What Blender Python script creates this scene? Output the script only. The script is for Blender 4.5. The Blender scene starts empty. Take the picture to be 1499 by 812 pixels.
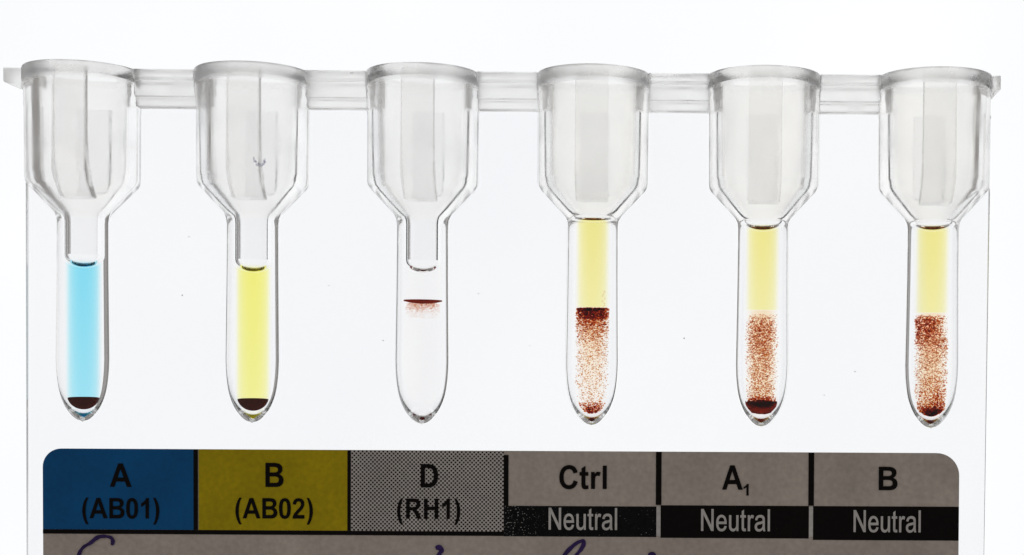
import bpy, bmesh, math, random
from mathutils import Vector, Matrix

S = 5e-5                      # one layout unit in metres (0.05 mm): the card is 70 mm wide
V0 = 1150.0                   # layout height of the card's lower edge

def P(u, d, v):
    """card layout (u to the right, d away from the viewer, v downwards) -> metres"""
    return Vector(((u - 750.0) * S, d * S, (V0 - v) * S))

C = bpy.context.scene.collection

# ------------------------------------------------------------------ camera
cam_d = bpy.data.cameras.new('camera')
cam = bpy.data.objects.new('camera', cam_d)
C.objects.link(cam)
DIST, CU, CV = 2200.0, 1000.0, 560.0
PITCH, ROLL = math.radians(-1.2), math.radians(0.47)
cam.location = P(CU, -DIST, CV)
cam.rotation_mode = 'XYZ'
cam.matrix_world = (Matrix.Translation(P(CU, -DIST, CV)) @ Matrix.Rotation(math.radians(90) + PITCH, 4, 'X')
                    @ Matrix.Rotation(ROLL, 4, 'Z'))
cam_d.sensor_fit = 'HORIZONTAL'
cam_d.sensor_width = 36.0
cam_d.lens = 36.0 * DIST / 1499.0 * 0.9920
cam_d.shift_x = -0.1655
cam_d.shift_y = 0.1342
cam_d.clip_start = 0.001
cam_d.clip_end = 5.0
bpy.context.scene.camera = cam

# ------------------------------------------------------------------ room light and exposure
sc = bpy.context.scene
world = bpy.data.worlds.new('World')
sc.world = world
world.use_nodes = True
bg = world.node_tree.nodes['Background']
bg.inputs['Color'].default_value = (0.268, 0.256, 0.246, 1)
bg.inputs['Strength'].default_value = 1.0
PANEL = 1.02
sc.view_settings.view_transform = 'Standard'
sc.view_settings.look = 'None'
sc.view_settings.exposure = 0.0
sc.view_settings.gamma = 1.0
sc.view_settings.use_curve_mapping = False
sc.cycles.max_bounces = 40
sc.cycles.transmission_bounces = 32
sc.cycles.transparent_max_bounces = 64
sc.cycles.glossy_bounces = 8
sc.cycles.sample_clamp_indirect = 6.0
sc.cycles.use_denoising = True

# ------------------------------------------------------------------ helpers
def tag(o, label=None, cat=None, group=None, kind=None):
    if label: o['label'] = label
    if cat: o['category'] = cat
    if group: o['group'] = group
    if kind: o['kind'] = kind
    return o

def link(name, me, mat, parent=None):
    me.name = name
    o = bpy.data.objects.new(name, me)
    C.objects.link(o)
    for m in (mat if isinstance(mat, (list, tuple)) else [mat]):
        me.materials.append(m)
    if parent is not None:
        o.parent = parent
    return o

def bm_mesh(bm, sharp=35.0, smooth=True):
    bmesh.ops.recalc_face_normals(bm, faces=bm.faces)
    if bm.calc_volume(signed=True) < 0:
        bmesh.ops.reverse_faces(bm, faces=bm.faces)
    me = bpy.data.meshes.new('mesh')
    bm.to_mesh(me)
    bm.free()
    if smooth:
        me.polygons.foreach_set('use_smooth', [True] * len(me.polygons))
        me.set_sharp_from_angle(angle=math.radians(sharp))
    return me

def bezier(path, n=9):
    """path: list of ('M'|'L', x, y) or ('C', x1, y1, x2, y2, x, y) -> points"""
    pts = []
    for seg in path:
        if seg[0] in 'ML':
            pts.append((seg[1], seg[2]))
        else:
            x0, y0 = pts[-1]
            x1, y1, x2, y2, x3, y3 = seg[1:]
            for i in range(1, n + 1):
                t = i / n; s = 1 - t
                pts.append((s**3*x0 + 3*s*s*t*x1 + 3*s*t*t*x2 + t**3*x3,
                            s**3*y0 + 3*s*s*t*y1 + 3*s*t*t*y2 + t**3*y3))
    if len(pts) > 2 and abs(pts[0][0]-pts[-1][0]) < 1e-6 and abs(pts[0][1]-pts[-1][1]) < 1e-6:
        pts.pop()
    return pts

def flat_fill(contours, extrude=0.0):
    """even-odd fill of closed contours in the XY plane -> mesh (solid when extrude > 0)"""
    cu = bpy.data.curves.new('outline', 'CURVE')
    cu.dimensions = '2D'
    cu.fill_mode = 'BOTH'
    cu.extrude = extrude
    for c in contours:
        sp = cu.splines.new('POLY')
        sp.points.add(len(c) - 1)
        for p, q in zip(sp.points, c):
            p.co = (q[0], q[1], 0, 1)
        sp.use_cyclic_u = True
    ob = bpy.data.objects.new('outline', cu)
    me = bpy.data.meshes.new_from_object(ob)
    bpy.data.objects.remove(ob)
    bpy.data.curves.remove(cu)
    me.materials.clear()
    return me

def lathe(profile, u, seg=72, wob=None):
    """profile (r, v) closed at both axis ends; turned about the vertical axis at u"""
    bm = bmesh.new()
    rings = []
    for r, v in profile:
        if r <= 1e-6:
            rings.append([bm.verts.new(P(u, 0, v))])
        else:
            rings.append([bm.verts.new(P(u + r * math.cos(2*math.pi*k/seg), r * math.sin(2*math.pi*k/seg), v))
                          for k in range(seg)])
    for a, b in zip(rings, rings[1:]):
        for k in range(seg):
            k2 = (k + 1) % seg
            if len(a) == 1:
                bm.faces.new((a[0], b[k], b[k2]))
            elif len(b) == 1:
                bm.faces.new((a[k], a[k2], b[0]))
            else:
                bm.faces.new((a[k], a[k2], b[k2], b[k]))
    return bm

def smooth_profile(pts, n=5):
    """Catmull-Rom through (r, v)"""
    out = []
    for i in range(len(pts) - 1):
        p0 = pts[max(i-1, 0)]; p1 = pts[i]; p2 = pts[i+1]; p3 = pts[min(i+2, len(pts)-1)]
        for k in range(n):
            t = k / n
            q = [0.5*((2*p1[j]) + (-p0[j]+p2[j])*t + (2*p0[j]-5*p1[j]+4*p2[j]-p3[j])*t*t + (-p0[j]+3*p1[j]-3*p2[j]+p3[j])*t**3) for j in (0, 1)]
            out.append((max(q[0], 0.0), q[1]))
    out.append(pts[-1])
    return out

def solid_box(u0, u1, d0, d1, v0, v1, bevel=0.0):
    bm = bmesh.new()
    bmesh.ops.create_cube(bm, size=1)
    for vtx in bm.verts:
        vtx.co = P(u0 if vtx.co.x < 0 else u1, d0 if vtx.co.y < 0 else d1, v1 if vtx.co.z < 0 else v0)
    if bevel:
        bmesh.ops.bevel(bm, geom=bm.edges[:], offset=bevel * S, segments=2, affect='EDGES', profile=0.6)
    return bm

# ------------------------------------------------------------------ materials
def new_mat(name):
    m = bpy.data.materials.new(name)
    m.use_nodes = True
    nt = m.node_tree
    nt.nodes.clear()
    out = nt.nodes.new('ShaderNodeOutputMaterial')
    return m, nt, out

def clear_plastic(name, rough, tint=(1, 1, 1), bump=0.0, scale=900, ior=1.49, milk=0.0, drag=1.0):
    m, nt, out = new_mat(name)
    b = nt.nodes.new('ShaderNodeBsdfPrincipled')
    b.inputs['Base Color'].default_value = (*tint, 1)
    b.inputs['Roughness'].default_value = rough
    b.inputs['IOR'].default_value = ior
    b.inputs['Transmission Weight'].default_value = 1.0
    tc = nt.nodes.new('ShaderNodeTexCoord')
    if bump:
        no = nt.nodes.new('ShaderNodeTexNoise')
        no.inputs['Scale'].default_value = scale
        no.inputs['Detail'].default_value = 4
        bp = nt.nodes.new('ShaderNodeBump')
        bp.inputs['Strength'].default_value = bump
        bp.inputs['Distance'].default_value = 0.0001
        mp = nt.nodes.new('ShaderNodeMapping'); mp.inputs['Scale'].default_value = (1, 1, drag)
        nt.links.new(tc.outputs['Object'], mp.inputs['Vector'])
        nt.links.new(mp.outputs[0], no.inputs['Vector'])
        nt.links.new(no.outputs['Fac'], bp.inputs['Height'])
        nt.links.new(bp.outputs['Normal'], b.inputs['Normal'])
    if bump and rough > 0.1:
        n2 = nt.nodes.new('ShaderNodeTexNoise'); n2.inputs['Scale'].default_value = 420; n2.inputs['Detail'].default_value = 5
        nt.links.new(tc.outputs['Object'], n2.inputs['Vector'])
        rr = nt.nodes.new('ShaderNodeMapRange')
        rr.inputs['From Min'].default_value = 0.35; rr.inputs['From Max'].default_value = 0.68
        rr.inputs['To Min'].default_value = rough * 0.45; rr.inputs['To Max'].default_value = rough * 1.7
        nt.links.new(n2.outputs['Fac'], rr.inputs['Value'])
        nt.links.new(rr.outputs['Result'], b.inputs['Roughness'])
    if milk:                                                  # a little light is scattered forward inside milky plastic
        tr = nt.nodes.new('ShaderNodeBsdfTranslucent')
        tr.inputs['Color'].default_value = (0.93, 0.925, 0.91, 1)
        mx = nt.nodes.new('ShaderNodeMixShader')
        mx.inputs[0].default_value = milk
        nt.links.new(b.outputs['BSDF'], mx.inputs[1])
        nt.links.new(tr.outputs['BSDF'], mx.inputs[2])
        nt.links.new(mx.outputs[0], out.inputs['Surface'])
    else:
        nt.links.new(b.outputs['BSDF'], out.inputs['Surface'])
    return m

def dyed_gel(name, absorb, density, ior=1.0, fade=None, grade=(0.82, 1.12)):
    """light is lost along the path through the gel, so its sides read paler than its middle"""
    m, nt, out = new_mat(name)
    g = nt.nodes.new('ShaderNodeBsdfRefraction')
    g.inputs['Roughness'].default_value = 0.0
    g.inputs['IOR'].default_value = ior
    nt.links.new(g.outputs['BSDF'], out.inputs['Surface'])
    va = nt.nodes.new('ShaderNodeVolumeAbsorption')
    va.inputs['Color'].default_value = (*absorb, 1)
    va.inputs['Density'].default_value = density
    if fade:                                                  # paler light at the sides painted in as dye density falling towards the wall
        N, L = nt.nodes, nt.links
        tc = N.new('ShaderNodeTexCoord')
        sp = N.new('ShaderNodeVectorMath'); sp.operation = 'SUBTRACT'; sp.inputs[1].default_value = (0.5, 0.5, 0)
        L.new(tc.outputs['Generated'], sp.inputs[0])
        ml = N.new('ShaderNodeVectorMath'); ml.operation = 'MULTIPLY'; ml.inputs[1].default_value = (1, 1, 0)
        L.new(sp.outputs[0], ml.inputs[0])
        ln = N.new('ShaderNodeVectorMath'); ln.operation = 'LENGTH'; L.new(ml.outputs[0], ln.inputs[0])
        mr = N.new('ShaderNodeMapRange'); mr.interpolation_type = 'SMOOTHSTEP'
        mr.inputs['From Min'].default_value = fade; mr.inputs['From Max'].default_value = 0.5
        mr.inputs['To Min'].default_value = density; mr.inputs['To Max'].default_value = 0.0
        L.new(ln.outputs['Value'], mr.inputs['Value'])
        sz = N.new('ShaderNodeSeparateXYZ'); L.new(tc.outputs['Generated'], sz.inputs[0])
        mz = N.new('ShaderNodeMapRange'); mz.inputs['To Min'].default_value = grade[0]; mz.inputs['To Max'].default_value = grade[1]
        L.new(sz.outputs['Z'], mz.inputs['Value'])
        mm = N.new('ShaderNodeMath'); mm.operation = 'MULTIPLY'
        L.new(mr.outputs['Result'], mm.inputs[0]); L.new(mz.outputs['Result'], mm.inputs[1])
        L.new(mm.outputs[0], va.inputs['Density'])
    nt.links.new(va.outputs['Volume'], out.inputs['Volume'])
    return m

def cell_film(name, col, opac):
    """a clump of red cells: lets some red light through"""
    m, nt, out = new_mat(name)
    t = nt.nodes.new('ShaderNodeBsdfTransparent')
    t.inputs['Color'].default_value = (*col, 1)
    d = nt.nodes.new('ShaderNodeBsdfDiffuse')
    d.inputs['Color'].default_value = (0.16, 0.03, 0.018, 1)
    mx = nt.nodes.new('ShaderNodeMixShader')
    mx.inputs[0].default_value = opac
    nt.links.new(t.outputs[0], mx.inputs[1])
    nt.links.new(d.outputs[0], mx.inputs[2])
    nt.links.new(mx.outputs[0], out.inputs['Surface'])
    return m

def print_mat(name, col, rough=0.55, grain=0.12, gscale=2600, dots=None, wear=None, mottle=0.1, spec=0.2):
    m, nt, out = new_mat(name)
    N, L = nt.nodes, nt.links
    b = N.new('ShaderNodeBsdfPrincipled')
    b.inputs['Roughness'].default_value = rough
    b.inputs['Specular IOR Level'].default_value = spec
    tc = N.new('ShaderNodeTexCoord')
    n1 = N.new('ShaderNodeTexNoise'); n1.inputs['Scale'].default_value = gscale; n1.inputs['Detail'].default_value = 3
    n2 = N.new('ShaderNodeTexNoise'); n2.inputs['Scale'].default_value = 260; n2.inputs['Detail'].default_value = 4
    L.new(tc.outputs['Object'], n1.inputs['Vector']); L.new(tc.outputs['Object'], n2.inputs['Vector'])
    def mul(sock, lo, hi):
        r = N.new('ShaderNodeMapRange')
        r.inputs['From Min'].default_value = 0.3; r.inputs['From Max'].default_value = 0.7
        r.inputs['To Min'].default_value = lo; r.inputs['To Max'].default_value = hi
        L.new(sock, r.inputs['Value'])
        return r.outputs['Result']
    f = N.new('ShaderNodeMath'); f.operation = 'MULTIPLY'
    L.new(mul(n1.outputs['Fac'], 1 - grain, 1 + grain), f.inputs[0])
    L.new(mul(n2.outputs['Fac'], 1 - mottle, 1 + mottle), f.inputs[1])
    fac = f.outputs[0]
    colr = N.new('ShaderNodeMix'); colr.data_type = 'RGBA'; colr.blend_type = 'MULTIPLY'
    colr.inputs['Factor'].default_value = 1
    colr.inputs['A'].default_value = (*col, 1)
    L.new(fac, colr.inputs['B'])
    res = colr.outputs['Result']
    if dots:                                                  # printed half-tone screen
        rot = N.new('ShaderNodeMapping')
        rot.inputs['Rotation'].default_value = (0, math.radians(45), 0)
        L.new(tc.outputs['Object'], rot.inputs['Vector'])
        sep = N.new('ShaderNodeSeparateXYZ'); L.new(rot.outputs[0], sep.inputs[0])
        waves = []
        for ax in ('X', 'Z'):
            k = N.new('ShaderNodeMath'); k.operation = 'MULTIPLY'; k.inputs[1].default_value = 2*math.pi/(dots*S)
            L.new(sep.outputs[ax], k.inputs[0])
            s_ = N.new('ShaderNodeMath'); s_.operation = 'COSINE'; L.new(k.outputs[0], s_.inputs[0])
            waves.append(s_.outputs[0])
        ad = N.new('ShaderNodeMath'); ad.operation = 'ADD'; L.new(waves[0], ad.inputs[0]); L.new(waves[1], ad.inputs[1])
        th = N.new('ShaderNodeMapRange')
        th.inputs['From Min'].default_value = 0.0; th.inputs['From Max'].default_value = 0.5
        L.new(ad.outputs[0], th.inputs['Value'])
        mx = N.new('ShaderNodeMix'); mx.data_type = 'RGBA'
        L.new(th.outputs['Result'], mx.inputs['Factor'])
        L.new(res, mx.inputs['A']); mx.inputs['B'].default_value = (0.012, 0.011, 0.012, 1)
        res = mx.outputs['Result']
    if wear:                                                  # flecks where the ink has not taken
        u0, u1, amount = wear
        sep = N.new('ShaderNodeSeparateXYZ'); L.new(tc.outputs['Object'], sep.inputs[0])
        r = N.new('ShaderNodeMapRange')
        r.inputs['From Min'].default_value = (u0 - 750) * S; r.inputs['From Max'].default_value = (u1 - 750) * S
        r.inputs['To Min'].default_value = amount; r.inputs['To Max'].default_value = 0.0
        L.new(sep.outputs['X'], r.inputs['Value'])
        n3 = N.new('ShaderNodeTexNoise'); n3.inputs['Scale'].default_value = 9000; n3.inputs['Detail'].default_value = 1
        L.new(tc.outputs['Object'], n3.inputs['Vector'])
        ad = N.new('ShaderNodeMath'); ad.operation = 'ADD'; L.new(n3.outputs['Fac'], ad.inputs[0]); L.new(r.outputs['Result'], ad.inputs[1])
        th = N.new('ShaderNodeMapRange')
        th.inputs['From Min'].default_value = 0.72; th.inputs['From Max'].default_value = 0.80
        L.new(ad.outputs[0], th.inputs['Value'])
        mx = N.new('ShaderNodeMix'); mx.data_type = 'RGBA'
        L.new(th.outputs['Result'], mx.inputs['Factor'])
        L.new(res, mx.inputs['A']); mx.inputs['B'].default_value = (0.5, 0.5, 0.48, 1)
        res = mx.outputs['Result']
    L.new(res, b.inputs['Base Color'])
    bp = N.new('ShaderNodeBump'); bp.inputs['Strength'].default_value = 0.15; bp.inputs['Distance'].default_value = 0.00002
    L.new(n1.outputs['Fac'], bp.inputs['Height']); L.new(bp.outputs['Normal'], b.inputs['Normal'])
    L.new(b.outputs['BSDF'], out.inputs['Surface'])
    return m

M_tube = clear_plastic('clear_tube_plastic', 0.06, (0.985, 0.985, 0.99), 0.02, 700)
M_cham = clear_plastic('hazy_chamber_plastic', 0.13, (0.996, 0.993, 0.988), 0.10, 1900, milk=0.0, drag=0.05)
M_warm = clear_plastic('cream_chamber_plastic', 0.13, (0.995, 0.990, 0.974), 0.10, 1900, milk=0.0, drag=0.05)
M_rim = clear_plastic('milky_rim_plastic', 0.32, (0.99, 0.988, 0.98), 0.08, 1500, milk=0.025)
M_free = clear_plastic('liquid_surface', 0.0, ior=1.33)
M_fin = clear_plastic('frosted_fin_plastic', 0.14, (0.992, 0.989, 0.982), 0.14, 2500, milk=0.0)
M_strip = clear_plastic('milky_strip_plastic', 0.5, (0.992, 0.988, 0.98), 0.10, 1500, milk=0.06)
M_plate = clear_plastic('clear_plate_plastic', 0.0, (0.985, 0.99, 0.998), 0.01, 150)

M_blue = dyed_gel('blue_reagent_gel', (0.0, 0.80, 0.95), 820, fade=0.32)
M_yellow = dyed_gel('yellow_reagent_gel', (0.965, 0.945, 0.0), 880, fade=0.34)
M_serum = dyed_gel('pale_yellow_serum', (0.94, 0.87, 0.0), 730, fade=0.32)
M_clear = dyed_gel('colourless_gel', (0.90, 0.88, 0.86), 180)
M_cream = dyed_gel('cream_neutral_gel', (0.975, 0.80, 0.50), 800, fade=0.2)
M_pale = dyed_gel('pale_neutral_gel', (0.975, 0.80, 0.52), 760, fade=0.2, grade=(0.12, 1.35))
M_button = cell_film('packed_red_cells', (0.17, 0.025, 0.022), 0.6)
M_settled = cell_film('settled_red_cells', (0.44, 0.10, 0.04), 0.16)
M_cells = cell_film('loose_red_cells', (0.84, 0.54, 0.20), 0.03)
M_pink = cell_film('sparse_red_cells', (0.94, 0.80, 0.72), 0.02)
M_haze = cell_film('dense_red_cells', (0.81, 0.42, 0.12), 0.03)

M_paper = print_mat('label_paper', (0.58, 0.51, 0.455), grain=0.10, mottle=0.09)
M_bluep = print_mat('blue_print', (0.001, 0.112, 0.33), grain=0.06, mottle=0.12)
M_yellp = print_mat('yellow_print', (0.52, 0.40, 0.001), grain=0.10, mottle=0.10)
M_dots = print_mat('halftone_print', (0.64, 0.60, 0.57), grain=0.10, dots=4.3)
M_black = print_mat('black_print', (0.008, 0.006, 0.006), grain=0.2, rough=0.6, spec=0.08)
M_wornb = print_mat('worn_black_print', (0.008, 0.008, 0.009), grain=0.3, rough=0.6, spec=0.08, wear=(741, 835, 0.09))
M_rev = print_mat('reversed_out_print', (0.64, 0.62, 0.60), grain=0.12)
M_ink = print_mat('violet_pen_ink', (0.045, 0.022, 0.13), grain=0.25, mottle=0.3)
M_dust = print_mat('dust', (0.12, 0.11, 0.10))

m, nt, out = new_mat('lit_diffuser')
em = nt.nodes.new('ShaderNodeEmission')
em.inputs['Color'].default_value = (0.975, 0.988, 1.0, 1)
em.inputs['Strength'].default_value = PANEL
tc = nt.nodes.new('ShaderNodeTexCoord')
no = nt.nodes.new('ShaderNodeTexNoise')
no.inputs['Scale'].default_value = 26
no.inputs['Detail'].default_value = 2
mr = nt.nodes.new('ShaderNodeMapRange')
mr.inputs['From Min'].default_value = 0.3; mr.inputs['From Max'].default_value = 0.7
mx = nt.nodes.new('ShaderNodeMix'); mx.data_type = 'RGBA'
mx.inputs['A'].default_value = (0.93, 0.945, 0.967, 1)
mx.inputs['B'].default_value = (0.985, 0.99, 0.995, 1)
nt.links.new(tc.outputs['Object'], no.inputs['Vector'])
nt.links.new(no.outputs['Fac'], mr.inputs['Value'])
nt.links.new(mr.outputs['Result'], mx.inputs['Factor'])
nt.links.new(mx.outputs['Result'], em.inputs['Color'])
nt.links.new(em.outputs[0], out.inputs['Surface'])
M_panel = m
M_case = print_mat('panel_case', (0.05, 0.05, 0.05))

# ------------------------------------------------------------------ light panel behind the card
PD = 900.0
pu0, pu1, pv0, pv1 = -1250.0, 2700.0, -2400.0, 2600.0
panel = bpy.data.objects.new('light_panel', None)
C.objects.link(panel)
panel.location = P((pu0+pu1)/2, PD, pv1)
tag(panel, 'large evenly lit white light panel behind the clear card', 'light panel')
def rehome(o):
    """keep the layout coordinates of a child whose parent sits elsewhere"""
    o.matrix_parent_inverse = Matrix.Translation(-o.parent.location)
    return o
rehome(link('diffuser', bm_mesh(solid_box(pu0, pu1, PD, PD + 40, pv0, pv1), smooth=False), M_panel, panel))
rehome(link('panel_case', bm_mesh(solid_box(pu0, pu1, PD + 41, PD + 160, pv0, pv1, 6), smooth=False), M_case, panel))

# ------------------------------------------------------------------ the card
card = bpy.data.objects.new('gel_card', None)
C.objects.link(card)
card.location = P(741, 0, V0)
tag(card, 'clear plastic blood typing card with six microtubes and a printed label below', 'gel card')
def part(name, me, mat, parent=card):
    o = link(name, me, mat, parent)
    if parent is card:
        o.matrix_parent_inverse = Matrix.Translation(-card.location)
    else:
        o.matrix_parent_inverse = Matrix.Identity(4)
    return o

CEN = [117.5 + 250.0 * i for i in range(6)]
RIM_V = 108.0
TIP = [(38.0, 530), (36.8, 554), (33.0, 579), (25.6, 599), (16.0, 612.5), (7.8, 619.6), (0.0, 622)]
OUT_TIP = smooth_profile(TIP, 5)

def outer_profile():
    """outside from the tip up to the rim (r, v)"""
    p = OUT_TIP[::-1]
    p += [(37.4, 480), (36.6, 400), (36.4, 330), (37.5, 322), (40.5, 316)]
    p += [(76.5, 277), (79.2, 272), (80.0, 266), (80.4, 220), (80.6, 168), (81.2, 162), (81.4, 146),
          (81.8, 134), (83.2, 130), (84.0, 125), (84.0, 111.5), (83.2, 109.2), (82.2, 108.2)]
    return p

def inner_profile(men, sag, bore):
    """inside from the rim down to the meniscus at height men (its lowest point)"""
    p = [(81.0, RIM_V), (73.0, RIM_V), (71.2, 109.5), (69.5, 115), (62.5, 122), (61.0, 127), (60.2, 200), (59.2, 258), (57.6, 266), (54, 272)]
    if men > 345:
        p += [(25.5, 311), (22.0, 316), (bore + 0.6, 322), (bore, 330), (bore, men - sag)]
        for k in range(1, 11):
            a = k / 10 * math.pi / 2
            p.append((bore * math.cos(a), men - sag + sag * math.sin(a)))
    else:
        r0 = 23.5 if sag > 6 else 25.0
        v_ = men - sag
        p += [(r0 + (316 - v_) * 0.2 + 1.5, v_ - 2)]
        for k in range(0, 11):
            a = k / 10 * math.pi / 2
            p.append((r0 * math.cos(a), v_ + sag * math.sin(a)))
    p[-1] = (0.0, p[-1][1])
    return p

def bore_wall(v, bore):
    """radius of the bore at height v"""
    if v <= 545: return bore
    if v >= 600: return 0.0
    if v <= 582: return bore * (1 - 0.11 * ((v - 545) / 37.0) ** 1.6)
    t = (v - 582) / 18.0
    return bore * 0.89 * math.sqrt(max(0.0, 1 - t ** 1.9))

def column(u, v0, v1, bore, top_sag=0.0, r_top=None):
    """closed gel column between heights v0 (its top) and v1"""
    prof = [(0.0, v0)]
    if top_sag:
        for k in range(1, 9):
            a = math.pi / 2 * k / 8
            prof.append(((r_top or bore) * math.sin(a), v0 - top_sag * (1 - math.cos(a))))
        if r_top and r_top > bore:
            prof.append((bore, v0 - top_sag + 7))
    else:
        prof.append((bore_wall(v0, bore), v0))
    vs = [v0 + (v1 - v0) * k / 14 for k in range(1, 15)] if v1 <= 545 else \
         [v0 + (545 - v0) * k / 8 for k in range(1, 9) if v0 < 545] + [max(v0, 545) + (v1 - max(v0, 545)) * k / 24 for k in range(1, 25)]
    for v in vs:
        r = bore_wall(v, bore)
        if r > 0.05: prof.append((r, v))
    prof.append((0.0, v1))
    return lathe(prof, u, 48)

def tube_mesh(u, men, sag, bore):
    prof = outer_profile() + inner_profile(men, sag, bore)
    bm = lathe(prof, u, 96)
    me = bm_mesh(bm, 28)
    # the chamber above the neck is hazier than the tube below it
    def on_meniscus(p):                       # the free surface of the liquid, seen from inside the liquid
        r = math.hypot(p.center.x - P(u, 0, 0).x, p.center.y) / S
        v = V0 - p.center.z / S
        return r < (bore if men > 345 else 23.6) - 0.02 and men - sag < v < men + 0.5
    zc, zr = P(0, 0, 322).z, P(0, 0, 131.5).z
    idx = [3 if on_meniscus(p) else ((2 if p.center.z > zr else 1) if p.center.z > zc else 0) for p in me.polygons]
    me.polygons.foreach_set('material_index', idx)
    return me

def fin_mesh(u, front=True):
    """flat guide fin standing off the chamber wall, its foot following the funnel"""
    s = -1 if front else 1
    hw = 21.5 if front else 24.0
    reach = 24.0 if front else 7.0
    foot_in, foot_out = (292, 262) if front else (286, 266)
    bm = bmesh.new()
    base = 52.0 if front else 51.0
    side = [(52, 117), (39, 118.5), (39, 205), (38, 222), (35.5, 238), (31, 252), (24.5, 266), (16, 280), (8, 290), (9, 293), (28, 291), (45, 271), (52, 260)]
    if not front:
        side = [(51, 158), (45, 160), (45, 266), (36, 280), (40, 279), (51, 258)]
    A = [bm.verts.new(P(u - hw, s * d, v)) for d, v in side]
    B = [bm.verts.new(P(u + hw, s * d, v)) for d, v in side]
    n = len(side)
    bm.faces.new(A); bm.faces.new(B[::-1])
    for k in range(n):
        k2 = (k + 1) % n
        bm.faces.new((A[k], A[k2], B[k2], B[k]))
    bmesh.ops.recalc_face_normals(bm, faces=bm.faces)
    bmesh.ops.bevel(bm, geom=[e for e in bm.edges if e.calc_face_angle(0) > 0.75], offset=0.9 * S, segments=2, affect='EDGES')
    return bm

BORE, GEL = 19.5, 18.3
rng = random.Random(11)

ICO_V = [Vector(c) for c in ((1, 0, 0), (-1, 0, 0), (0, 1, 0), (0, -1, 0), (0, 0, 1), (0, 0, -1))]
ICO_F = [(0, 2, 4), (2, 1, 4), (1, 3, 4), (3, 0, 4), (2, 0, 5), (1, 2, 5), (3, 1, 5), (0, 3, 5)]

def clumps(points):
    """many small uneven clumps as one mesh; points: (u, d, v, radius)"""
    vs, fs = [], []
    for (u, d, v, r) in points:
        b = len(vs)
        c = P(u, d, v)
        q = Vector((rng.uniform(.7, 1.3), rng.uniform(.7, 1.3), rng.uniform(.6, 1.15)))
        for w in ICO_V:
            k = r * S * rng.uniform(.8, 1.2)
            vs.append((c.x + w.x*q.x*k, c.y + w.y*q.y*k, c.z + w.z*q.z*k))
        fs += [[b + i for i in f] for f in ICO_F]
    me = bpy.data.meshes.new('clumps')
    me.from_pydata(vs, [], fs)
    return me

from mathutils import noise
def scatter(u, n, vfun, rfun, bore, keep=lambda x, v: True, shell=0.5, gather=0.55, hug=0.96):
    """points in the bore; they gather in clouds (gather) and drift off the straight sides"""
    pts, seed = [], rng.uniform(0, 50)
    while len(pts) < n:
        v = vfun()
        R = bore_wall(v, bore) * hug
        if R < 0.6: continue
        R *= 0.93 + 0.09 * noise.noise(Vector((seed, v * 0.09, 3.0)))
        rr = R * (rng.random() ** shell)
        a = rng.uniform(0, 2 * math.pi)
        x, y = rr * math.cos(a), rr * math.sin(a)
        if gather:
            c = noise.noise(Vector((x * 0.16 + seed, y * 0.16, v * 0.06))) + 0.6 * noise.noise(Vector((x * 0.5, y * 0.5 + seed, v * 0.3)))
            if rng.random() > 0.5 + gather * 1.3 * c: continue
        if not keep(x / bore, v): continue
        pts.append((u + x, y, v, rfun(v)))
    return pts

def ramp(stops):
    """random height from a piecewise-linear density [(v, weight), ...]"""
    vmin, vmax, wmax = stops[0][0], stops[-1][0], max(w for _, w in stops)
    def dens(v):
        for (a, wa), (b, wb) in zip(stops, stops[1:]):
            if a <= v <= b: return wa + (wb - wa) * (v - a) / max(b - a, 1e-6)
        return 0
    def f():
        while True:
            v = rng.uniform(vmin, vmax)
            if rng.random() * wmax < dens(v): return v
    return f

tubes = []
MEN = [(397, 19, BORE), (402, 19, BORE), (401, 19, BORE), (322.5, 11, BORE), (335, 19, BORE), (333, 18, BORE)]
TUBE_LABELS = ['microtube of sky blue gel with a dark red button at its tip',
               'microtube of bright yellow gel with a dark red button at its tip',
               'colourless microtube with a thin dark red line across its upper gel',
               'microtube with pale yellow serum over a dense red band fading into specks',
               'microtube with a narrow speckled red column and a dark red cap at its tip',
               'microtube at the card edge with red specks heaped at one upper side']
for i, (u, (men, sag, bore)) in enumerate(zip(CEN, MEN)):
    t = part('microtube', tube_mesh(u, men, sag, bore), [M_tube, M_warm if i > 2 else M_cham, M_rim, M_free])
    tag(t, TUBE_LABELS[i])
    tubes.append(t)
    part('guide_fin', bm_mesh(fin_mesh(u, True), 30), M_fin, t)
    part('guide_fin', bm_mesh(fin_mesh(u, False), 30), M_tube, t)

# contents -------------------------------------------------------------
for i, mat, nm in ((0, M_blue, 'blue gel column'), (1, M_yellow, 'yellow gel column')):
    u = CEN[i]
    tag(part('gel_column', bm_mesh(column(u, MEN[i][0] + 1.0, 584.0, GEL, 17, GEL), 40), mat, tubes[i]), nm)
    # packed cells: flat top, rounded foot
    tag(part('red_cell_button', bm_mesh(column(u, 584.5, 599.6, GEL - 1.2), 40), M_button, tubes[i]), 'dark red button of packed cells')

u = CEN[2]
tag(part('gel_column', bm_mesh(column(u, MEN[2][0] + 1.0, 440.0, GEL, 17, GEL), 40), M_clear, tubes[2]), 'colourless gel above the red line')
tag(part('gel_column', bm_mesh(column(u, 447.0, 600, GEL), 40), M_clear, tubes[2]), 'colourless gel below the red line')
bm = lathe([(0, 441.5), (10, 440.8), (GEL + .4, 440.2), (GEL + .5, 442.0), (13, 444.4), (6, 445.6), (0, 446.0)], u, 48)
tag(part('red_cell_band', bm_mesh(bm, 40), M_settled, tubes[2]), 'thin dark red line of cells')
pts = scatter(u, 2200, ramp([(445, 1.0), (450, .55), (456, .16), (468, .02)]), lambda v: rng.uniform(.2, .55), GEL)
tag(part('red_cell_specks', clumps(pts), M_pink, tubes[2]), 'faint pink trail below the red line', kind='stuff')

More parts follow.
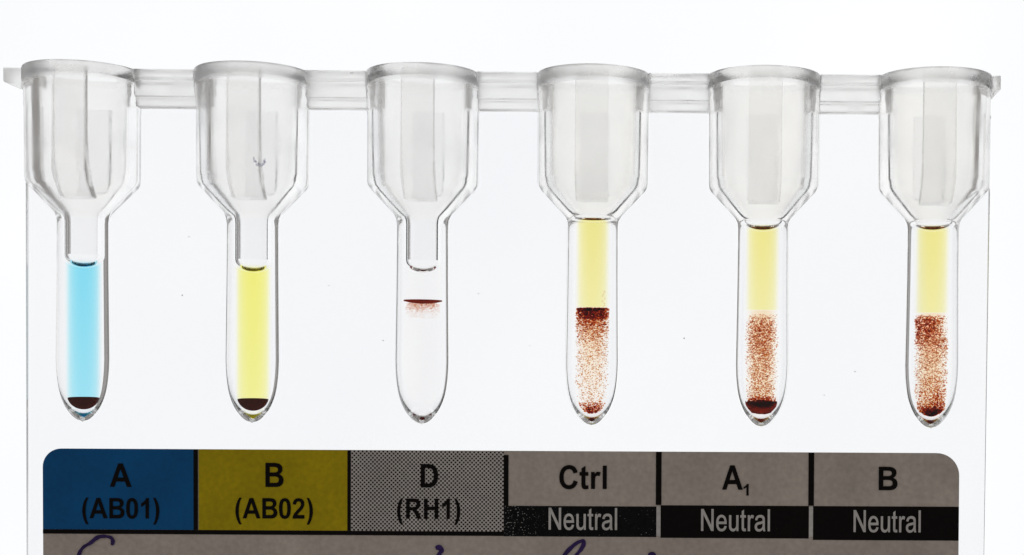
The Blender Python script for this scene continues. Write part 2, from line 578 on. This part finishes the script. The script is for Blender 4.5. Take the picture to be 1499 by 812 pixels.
SER_TOP = {3: (323.5, 9), 4: (336.0, 15), 5: (334.0, 14)}
SPLIT = {3: 449.0, 4: 451.0, 5: 453.0}
for i in (3, 4, 5):
    u = CEN[i]
    top, sg = SER_TOP[i]
    tag(part('serum_column', bm_mesh(column(u, top, SPLIT[i], GEL, min(sg, 14), GEL), 40), M_serum, tubes[i]), 'pale yellow serum above the gel')
    tag(part('gel_column', bm_mesh(column(u, SPLIT[i] + 0.6, 600.5, GEL), 40), M_pale if i == 3 else M_cream, tubes[i]), 'cream gel speckled with red cells')

fine = lambda v: 0.28 + 0.55 * rng.random() ** 2.2
# tube 4: dense band on top of the gel, thinning downwards, a little heap at the tip
u = CEN[3]
pts = scatter(u, 900, ramp([(450, 1), (453, 1), (456, .5), (466, .3)]), lambda v: rng.uniform(.7, 1.3), GEL, gather=0.0)
pts += scatter(u, 1000, ramp([(450, 1), (460, .9), (472, .6), (482, .25), (500, .05)]), lambda v: rng.uniform(.5, 1.2), GEL)
pts += scatter(u, 420, ramp([(584, .1), (592, .8), (597, 1), (600, .6)]), lambda v: rng.uniform(.5, 1.1), GEL)
tag(part('red_cell_clumps', clumps(pts), M_haze, tubes[3]), 'dense rusty red band at the top of the gel', kind='stuff')
pts = scatter(u, 5600, ramp([(451, 1), (478, 1), (500, .62), (530, .34), (580, .24), (596, .45), (600, .3)]), fine, GEL)
pts += [(u + 12.5 + 1.6 * math.sin(k * 0.35) + rng.uniform(-.4, .4), -6 + rng.uniform(-.5, .5), 425 + 0.5 * k, rng.uniform(.25, .5)) for k in range(50) if k % 7 < 5]
tag(part('red_cell_specks', clumps(pts), M_cells, tubes[3]), 'fine red specks thinning towards the tip', kind='stuff')

# tube 5: narrow column, capped at the tip
u = CEN[4]
near = lambda x, v: abs(x + .03) < 0.50 + 0.5 * rng.random() ** 1.5
pts = scatter(u, 7000, ramp([(457, .08), (466, .6), (480, 1), (505, .9), (540, .65), (575, .6), (592, .8)]), fine, GEL, near)
tag(part('red_cell_specks', clumps(pts), M_cells, tubes[4]), 'fine red specks in a narrow column', kind='stuff')
pts = scatter(u, 650, ramp([(462, .3), (476, .8), (492, .8), (515, .25), (575, .15), (590, .6)]), lambda v: rng.uniform(.45, 1.1), GEL, near, gather=0.7)
tag(part('red_cell_clumps', clumps(pts), M_haze, tubes[4]), 'larger red clumps among the specks', kind='stuff')
bm = lathe([(0, 588.5), (3, 588.2), (6, 587.6), (9, 586.2), (GEL * .62, 585), (13.6, 583.4), (bore_wall(582, GEL) - .3, 582.0)] + [(bore_wall(v, GEL) - .3, v) for v in (584, 588, 592, 595.5)] + [(6, 597.5), (0, 598.4)], u, 48)
for v_ in bm.verts:                                     # ragged upper face
    q = noise.noise(v_.co * 9000.0)
    v_.co.z += 2.6 * S * q
tag(part('red_cell_button', bm_mesh(bm, 60), M_settled, tubes[4]), 'dark red cap of settled cells')
pts = scatter(u, 900, ramp([(574, .1), (580, .8), (586, 1), (590, .4)]), lambda v: rng.uniform(.4, 1.1), GEL)
tag(part('red_cell_clumps', clumps(pts), M_haze, tubes[4]), 'loose red clumps on the settled cap', kind='stuff')

# tube 6: heaped at one upper side and settled at the tip
u = CEN[5]
hl = lambda x, v: rng.random() < (max(0.0, 0.55 - 0.75 * x) if v < 500 else 1)
pts = scatter(u, 1000, ramp([(457, .2), (465, 1), (480, .8), (498, .25), (510, .05)]), lambda v: rng.uniform(.5, 1.3), GEL, hl, gather=0.7)
pts += scatter(u, 550, ramp([(548, .08), (570, .4), (585, .8), (598, 1), (600, .6)]), lambda v: rng.uniform(.5, 1.2), GEL,
               lambda x, v: rng.random() < 0.15 + 0.8 * max(0, x + .2), gather=0.7)
pts += scatter(u, 900, ramp([(587, .3), (594, 1), (600, 1)]), lambda v: rng.uniform(.5, 1.1), GEL)
tag(part('red_cell_clumps', clumps(pts), M_haze, tubes[5]), 'rusty red clumps heaped at one side and at the tip', kind='stuff')
pts = scatter(u, 7500, ramp([(456, .1), (468, .9), (500, .9), (530, .6), (570, .6), (597, .9)]), fine, GEL,
              lambda x, v: v > 490 or rng.random() < .75 - .35 * x)
tag(part('red_cell_specks', clumps(pts), M_cells, tubes[5]), 'fine red specks through the gel', kind='stuff')

# ------------------------------------------------------------------ plate with an opening round each tube
EDGE_L, EDGE_R = 33.5, 1449.0
def opening(u, g=1.3):
    half = [(r + g, v) for r, v in OUT_TIP[::-1] if r > 0.5] + [(38.8, 480), (37.9, 400), (37.7, 331), (39, 321.5), (42, 314.5), (78, 276), (81.0, 271), (81.6, 266), (82.0, 168), (82.8, 163)]
    half = [(0.0, 622 + g)] + half
    right = [(u + r, v) for r, v in half]
    left = [(u - r, v) for r, v in half[1:]]
    return right + left[::-1]
frame = [(EDGE_L, 162), (EDGE_R, 162), (EDGE_R - 1.5, V0 - 12), (EDGE_R - 13, V0), (EDGE_L + 13, V0), (EDGE_L + 1.5, V0 - 12)]
cts = [[((a - 750) * S, (V0 - b) * S) for a, b in frame]]
# openings reach the plate's upper edge, so they notch the outline rather than pierce it
outline = [(EDGE_L, 163.0)]
for u in CEN:
    o_ = opening(u)
    n = len(o_)
    # walk left side downwards to the tip, then the right side upwards
    leftpts = [p for p in o_ if p[0] < u - 1e-6]
    rightpts = [p for p in o_ if p[0] > u + 1e-6]
    leftpts.sort(key=lambda p: p[1]); rightpts.sort(key=lambda p: -p[1])
    outline += leftpts + [(u, 622 + 1.3)] + rightpts
outline += [(EDGE_R, 163.0), (EDGE_R - 1.5, V0 - 12), (EDGE_R - 13, V0), (EDGE_L + 13, V0), (EDGE_L + 1.5, V0 - 12)]
me = flat_fill([[((a - 750) * S, (V0 - b) * S) for a, b in outline]], extrude=3.5 * S)
bm = bmesh.new(); bm.from_mesh(me); bpy.data.meshes.remove(me)
bmesh.ops.remove_doubles(bm, verts=bm.verts, dist=1e-8)
for v in bm.verts: v.co = Vector((v.co.x, -v.co.z, v.co.y))
bev = [e for e in bm.edges if e.is_manifold and e.calc_face_angle(0) > 1.2 and
       (all(v.co.x < P(36, 0, 0).x for v in e.verts) or all(v.co.x > P(1446, 0, 0).x for v in e.verts))]
bmesh.ops.bevel(bm, geom=bev, offset=1.6 * S, segments=3, affect='EDGES')
part('plate', bm_mesh(bm, 30), M_plate)

# ------------------------------------------------------------------ strip that joins the chambers
def strip_piece(bm, u0, u1, hole0, hole1, foot=161.0, tab=0):
    """a stepped bar between two chambers; its ends are hollowed to the chambers' round walls"""
    front = [(-24, 110.5), (-24, 120), (-22.5, 122.5), (-18.5, 124.5), (-17.5, 143), (-16, 146), (-13, 147.5), (-12.5, foot - 1.5), (-11, foot)]
    if tab:
        front = [(-24, 110.5), (-24, 127), (-22.5, 129)]
    top = [(-22.5 + 45 * k / 10, 108.6) for k in range(10, -1, -1)]
    d_b = -front[-1][0]
    bot = [(-d_b + 2 * d_b * k / 8, front[-1][1]) for k in range(1, 8)]
    loop = top + front + bot + [(-d, v) for d, v in front[::-1]]
    def end(u, R, side, d, v):
        if not R:
            return u
        R = R if v < 131 else R - 2.2
        return u + side * math.sqrt(max(R * R - d * d, 0))
    A = [bm.verts.new(P(end(u0, hole0, 1, d, v), d, v + (11 if tab == 1 and v > 124 else 0) * 0)) for d, v in loop]
    B = [bm.verts.new(P(end(u1, hole1, -1, d, v), d, v)) for d, v in loop]
    m_ = len(loop)
    bm.faces.new(A); bm.faces.new(B[::-1])
    for k in range(m_):
        k2 = (k + 1) % m_
        bm.faces.new((A[k], A[k2], B[k2], B[k]))
    if tab:                                                # the tab's underside slopes down towards the chamber
        for vtx, (d, v) in zip(B if tab == 1 else A, loop):
            if v > 120: vtx.co.z -= 9 * S

bm = bmesh.new()
GAP = 84.45
for a, b in zip(CEN, CEN[1:]):
    strip_piece(bm, a, b, GAP, GAP)
strip_piece(bm, 10.5, CEN[0], 0, GAP, tab=1)
strip_piece(bm, CEN[-1], 1460, GAP, 0, tab=2)
bmesh.ops.recalc_face_normals(bm, faces=bm.faces)
part('joining_strip', bm_mesh(bm, 30), M_strip)

# ------------------------------------------------------------------ label
LROT = math.radians(0.17)            # the label is stuck on a touch askew
LC = (734.0, 660.0)
def LP(u, v):
    """label layout -> card layout"""
    c, s_ = math.cos(LROT), math.sin(LROT)
    x, y = 60.0 + (u - 60.0) * 1.0050 - LC[0], v - LC[1]
    return LC[0] + x * c + y * s_, LC[1] - x * s_ + y * c

def sheet(contours, d, solid=0.0):
    """flat shape on the label at depth d (towards the viewer is negative)"""
    pts = [[((lambda q: ((q[0] - 750) * S, (V0 - q[1]) * S))(LP(a, b))) for a, b in c] for c in contours]
    me = flat_fill(pts, extrude=solid * S)
    for v in me.vertices:
        v.co = Vector((v.co.x, d * S - v.co.z, v.co.y))
    if solid == 0:
        bm = bmesh.new(); bm.from_mesh(me)
        bmesh.ops.remove_doubles(bm, verts=bm.verts, dist=1e-9)
        bm.normal_update()
        for f in bm.faces:
            if f.normal.y > 0: f.normal_flip()
        bm.to_mesh(me); bm.free()
    return me
def rect(u0, v0, u1, v1): return [(u0, v0), (u1, v0), (u1, v1), (u0, v1)]
def arc(cx, cy, r, a0, a1, n=10):
    return [(cx + r*math.cos(math.radians(a0+(a1-a0)*k/n)), cy + r*math.sin(math.radians(a0+(a1-a0)*k/n))) for k in range(n+1)]

L0, L1, LT, LB = 60.0, 1403.0, 661.0, 1120.0
RC = 27.0
COL = [L0, 284.5, 509, 739.5, 962.5, 1186, L1]
rounded = arc(L0+RC, LT+RC, RC, 180, 270) + arc(L1-RC-6, LT+RC+6, RC+6, 270, 360) + [(L1, LB), (L0, LB)]
label = part('label', sheet([rounded], -5.2, 1.3), M_paper)
tag(label, 'printed paper label with six column headings')
def lab(name, contours, d, mat, text=None):
    o = part(name, sheet(contours, d), mat, label)
    if text: o['label'] = text
    return o
K1, K2, K3 = -7.0, -7.4, -7.8
lab('heading_panel', [arc(L0+RC, LT+RC, RC, 180, 270) + [(COL[1]-3.5, LT), (COL[1]-3.5, 780), (L0, 780)]], K1, M_bluep, 'dark blue heading panel')
lab('heading_panel', [rect(COL[1]+4, LT, COL[2]-2.5, 780)], K1, M_yellp, 'dark yellow heading panel')
lab('heading_panel', [rect(COL[2]+2.5, LT, COL[3]-4, 780)], K1, M_dots, 'grey half-tone heading panel')
lab('divider_line', [rect(COL[1]-3.5, LT, COL[1]+3, 780)], K2, M_black)
lab('divider_line', [rect(COL[2]-2.5, LT, COL[2]+2.5, 780)], K2, M_black)
lab('divider_line', [rect(COL[3]-4, LT + 6, COL[3]+3, 742)], K2, M_black)
lab('divider_line', [rect(COL[4]-4, LT, COL[4]+4.2, 739.5)], K2, M_black)
lab('divider_line', [rect(COL[5]-4, LT, COL[5]+4.2, 739.5)], K2, M_black)
lab('ruled_line', [rect(L0, 780.2, COL[3]-4, 786.5)], K2, M_black)
lab('black_band', [rect(COL[3]-4, 742.0, COL[4]-3.0, 787.0)], K1, M_wornb, 'black band with worn ink at its end')
lab('black_band', [rect(COL[4]+3.2, 740.0, COL[5]-3.0, 788.0)], K1, M_black)
lab('black_band', [rect(COL[5]+3.2, 740.0, L1, 790.0)], K1, M_black)
lab('band_tick', [rect(COL[4]-2.9, 741.5, COL[4]+3.1, 785.5)], K2, M_rev)
lab('band_tick', [rect(COL[5]-2.9, 741.5, COL[5]+3.1, 785.5)], K2, M_rev)

# lettering: outlines on a 1000-unit em
def G(s):
    """'M x y L x y C ...' contours separated by | """
    res = []
    for part_ in s.split('|'):
        tk = part_.split(); path = []; i = 0
        while i < len(tk):
            if tk[i] in 'ML':
                path.append((tk[i], float(tk[i+1]), float(tk[i+2]))); i += 3
            elif tk[i] == 'C':
                path.append(('C', *[float(q) for q in tk[i+1:i+7]])); i += 7
            else:
                path.append(('L', float(tk[i]), float(tk[i+1]))); i += 2
        res.append(bezier(path))
    return res
BOLD = {
 'A': (718, 'M 0 0 L 276 716 430 716 718 0 560 0 498 163 211 163 152 0 | M 450 284 L 352 549 257 284'),
 'B': (700, 'M 73 0 L 73 716 370 716 C 560 716 640 640 640 535 C 640 455 590 400 530 380 C 620 355 675 290 675 200 C 675 80 590 0 420 0 | M 218 597 L 218 431 350 431 C 440 431 492 455 492 514 C 492 570 450 597 360 597 | M 218 312 L 218 121 390 121 C 475 121 520 155 520 215 C 520 275 480 312 380 312'),
 'D': (722, 'M 72 716 L 336 716 C 560 716 675 580 675 355 C 675 130 555 0 345 0 L 72 0 | M 217 595 L 217 121 330 121 C 460 121 522 190 522 355 C 522 520 460 595 320 595'),
 'C': (722, 'M 531 263 L 671 219 C 630 65 520 -12 375 -12 C 180 -12 47 125 47 350 C 47 590 185 728 385 728 C 535 728 640 645 668 505 L 525 471 C 508 555 455 604 378 604 C 265 604 195 520 195 358 C 195 190 265 112 376 112 C 455 112 510 165 531 263'),
 'R': (722, 'M 73 0 L 73 716 377 716 C 550 716 645 650 645 515 C 645 410 580 340 465 322 C 520 290 560 250 600 185 L 710 0 535 0 430 165 C 360 275 340 299 260 299 L 218 299 218 0 | M 218 413 L 325 413 C 450 413 496 435 496 505 C 496 570 450 595 340 595 L 218 595'),
 'H': (722, 'M 73 0 L 73 716 218 716 218 434 501 434 501 716 645 716 645 0 501 0 501 313 218 313 218 0'),
 '0': (556, 'M 274 719 C 440 719 515 590 515 355 C 515 115 440 -12 274 -12 C 110 -12 40 115 40 353 C 40 590 110 719 274 719 | M 274 605 C 210 605 184 540 184 354 C 184 170 210 102 274 102 C 340 102 372 170 372 354 C 372 540 340 605 274 605'),
 '1': (520, 'M 393 0 L 393 719 281 719 C 250 640 170 560 79 535 L 79 410 C 150 432 205 465 256 517 L 256 0'),
 '2': (556, 'M 505 128 L 505 0 23 0 C 35 115 90 190 215 305 C 330 410 365 450 365 508 C 365 570 330 605 272 605 C 215 605 178 570 170 490 L 33 503 C 50 655 145 719 276 719 C 420 719 503 640 503 520 C 503 430 455 360 350 262 C 260 180 240 160 228 128'),
 '(': (333, 'M 198 -210 L 297 -210 C 215 -80 180 60 180 262 C 180 440 215 590 297 728 L 200 728 C 100 590 45 440 45 258 C 45 90 100 -70 198 -210'),
 ')': (333, 'M 135 -210 L 36 -210 C 118 -80 153 60 153 262 C 153 440 118 590 36 728 L 133 728 C 233 590 288 440 288 258 C 288 90 233 -70 135 -210'),
 't': (333, 'M 309 519 L 309 404 211 404 211 184 C 211 120 218 104 250 104 C 268 104 288 110 306 117 L 318 5 C 285 -6 250 -12 212 -12 C 110 -12 74 40 74 150 L 74 404 8 404 8 519 74 519 74 627 211 708 211 519'),
 'r': (389, 'M 203 0 L 66 0 66 519 193 519 193 445 C 225 510 255 530 300 530 C 335 530 365 520 393 505 L 350 385 C 325 400 305 408 282 408 C 225 408 203 370 203 240'),
 'l': (278, 'M 72 0 L 72 716 209 716 209 0'),
}
PLAIN = {
 'N': (715, 'M 72 0 L 72 716 188 716 535 190 535 716 640 716 640 0 528 0 177 530 177 0'),
 'e': (556, 'M 411 167 L 512 156 C 490 60 415 -12 280 -12 C 125 -12 37 85 37 255 C 37 430 130 530 276 530 C 420 530 511 430 511 260 L 511 226 140 226 C 145 120 200 72 281 72 C 350 72 390 105 411 167 | M 145 310 L 410 310 C 402 400 350 446 278 446 C 205 446 155 395 145 310'),
 'u': (556, 'M 396 0 L 396 76 C 360 15 310 -12 245 -12 C 150 -12 60 40 60 160 L 60 519 165 519 165 198 C 165 110 190 76 262 76 C 335 76 385 115 385 220 L 385 519 489 519 489 0'),
 't': (290, 'M 262 88 L 272 1 C 245 -4 225 -6 205 -6 C 110 -6 75 30 75 120 L 75 440 12 440 12 519 75 519 75 647 178 700 178 519 261 519 261 440 178 440 178 140 C 178 95 190 84 218 84 C 230 84 245 86 262 88'),
 'r': (340, 'M 60 0 L 60 519 152 519 152 440 C 180 505 205 530 250 530 C 280 530 310 520 340 502 L 306 408 C 285 421 262 428 242 428 C 185 428 164 385 164 272 L 164 0'),
 'a': (556, 'M 404 64 C 345 8 285 -12 220 -12 C 105 -12 32 50 32 140 C 32 233 100 285 210 303 C 290 314 350 321 388 335 C 389 415 360 446 277 446 C 195 446 165 420 148 349 L 48 363 C 75 482 150 532 290 532 C 430 532 485 475 491 380 L 492 180 C 492 75 500 40 519 0 L 418 0 C 410 20 406 42 404 64 | M 388 255 C 350 238 300 230 230 218 C 160 205 138 183 138 143 C 138 95 170 68 235 68 C 325 68 388 120 388 210'),
 'l': (225, 'M 60 0 L 60 716 164 716 164 0'),
}
def lettering(txt, u0, u1, vbase, cap, mat, font=BOLD, d=K3, tight=1.0):
    """set txt so that its ink runs from u0 to u1 and its capitals stand cap tall on vbase"""
    cts, x = [], 0.0
    for ch in txt:
        w, s = font[ch]
        for c in G(s): cts.append([(p[0] + x, p[1]) for p in c])
        x += w * tight
    xs = [p[0] for c in cts for p in c]
    k = (u1 - u0) / (max(xs) - min(xs)); x0 = min(xs); ky = cap / 716.0
    cts = [[(u0 + (p[0] - x0) * k, vbase - p[1] * ky) for p in c] for c in cts]
    return lab('lettering', cts, d, mat, 'the printed characters ' + txt)

lettering('A', 158.5, 190.5, 717.0, 34.5, M_black)
lettering('(AB01)', 118.0, 231.0, 763.5, 30.0, M_black)
lettering('B', 386.5, 413.0, 716.0, 35.5, M_black)
lettering('(AB02)', 342.5, 456.0, 762.5, 30.0, M_black)
lettering('D', 614.0, 639.5, 715.5, 34.5, M_black)
lettering('(RH1)', 579.5, 672.0, 762.0, 30.0, M_black)
lettering('Ctrl', 817.0, 886.5, 716.5, 34.5, M_black)
lettering('A', 1055.5, 1086.0, 716.5, 36.0, M_black)
lettering('1', 1087.0, 1094.5, 725.0, 17.0, M_black)
lettering('B', 1285.0, 1312.5, 716.0, 34.5, M_black)
for a, b, vb in ((801.5, 902.0, 776.8), (1025.0, 1126.0, 777.5), (1248.5, 1347.0, 778.0)):
    lettering('Neutral', a, b, vb, 32.5, M_rev, PLAIN)

# pen writing that runs off the bottom of the view
def ribbon(pts, w, d):
    pts = smooth_profile([(max(a, 0), b) for a, b in pts], 6)
    n = len(pts); lft, rgt = [], []
    for k, p in enumerate(pts):
        a, b = pts[max(k-1, 0)], pts[min(k+1, n-1)]
        tx, ty = b[0]-a[0], b[1]-a[1]; q = math.hypot(tx, ty) or 1
        h = w * (0.40 + 0.06 * math.sin(k * 0.31) + 0.03 * math.sin(k * 1.1)) * (0.55 + 0.45 * min(1, k / 4, (n - 1 - k) / 4 + .4))
        lft.append((p[0] - ty/q*h, p[1] + tx/q*h)); rgt.append((p[0] + ty/q*h, p[1] - tx/q*h))
    me = bpy.data.meshes.new('ribbon')
    vs = []
    for p in lft + rgt:
        q = LP(*p); vs.append(P(q[0], d, q[1]))
    me.from_pydata(vs, [], [(k, k+1, n+k+1, n+k) for k in range(n-1)])
    return me
def pen(pts, w=7.0):
    o = part('pen_stroke', ribbon(pts, w, -8.3), M_ink, label)
    return o
pen([(161, 803), (163, 798), (160, 792), (150, 790), (140, 792), (130, 800), (120, 806), (114, 815), (111, 830), (114, 850), (130, 862), (150, 858)], 6.5)
pen([(636, 805), (641, 804), (645, 808), (641, 815), (638, 830), (636, 850)], 9)
pen([(822, 818), (830, 808), (842, 797), (852, 793), (853, 798), (849, 806), (842, 815), (834, 830), (826, 850), (815, 862)], 7)
pen([(948, 814), (954, 812), (960, 820), (964, 840)], 7)

# ------------------------------------------------------------------ a few dust specks on the plate
pts = []
for (a, b, r) in ((264, 436, 1.2), (1003, 493, 1.3), (274, 350, .9), (560, 500, .8), (776, 506, .9), (1210, 575, .8), (300, 250, .7), (480, 420, .7), (700, 430, .8), (1255, 540, .9)):
    pts.append((a, -3.6, b, r))
part('dust_specks', clumps(pts), M_dust)['kind'] = 'stuff'

# a small drying mark on the second chamber
pts = []
for k in range(60):
    a = math.pi * (0.95 + 1.1 * k / 60)
    x = 30.0 + 7.0 * math.cos(a) + rng.uniform(-1, 1)
    pts.append((CEN[1] + x, -math.sqrt(80.3 ** 2 - x * x), 246 - 8 * math.sin(a) + rng.uniform(-2.6, 2.6), rng.uniform(.7, 1.7)))
M_mark = cell_film('drying_mark', (0.86, 0.86, 0.90), 0.05)
o = part('drying_mark', clumps(pts), M_mark, tubes[1])
o['kind'] = 'stuff'; o['label'] = 'small grey U-shaped drying mark'
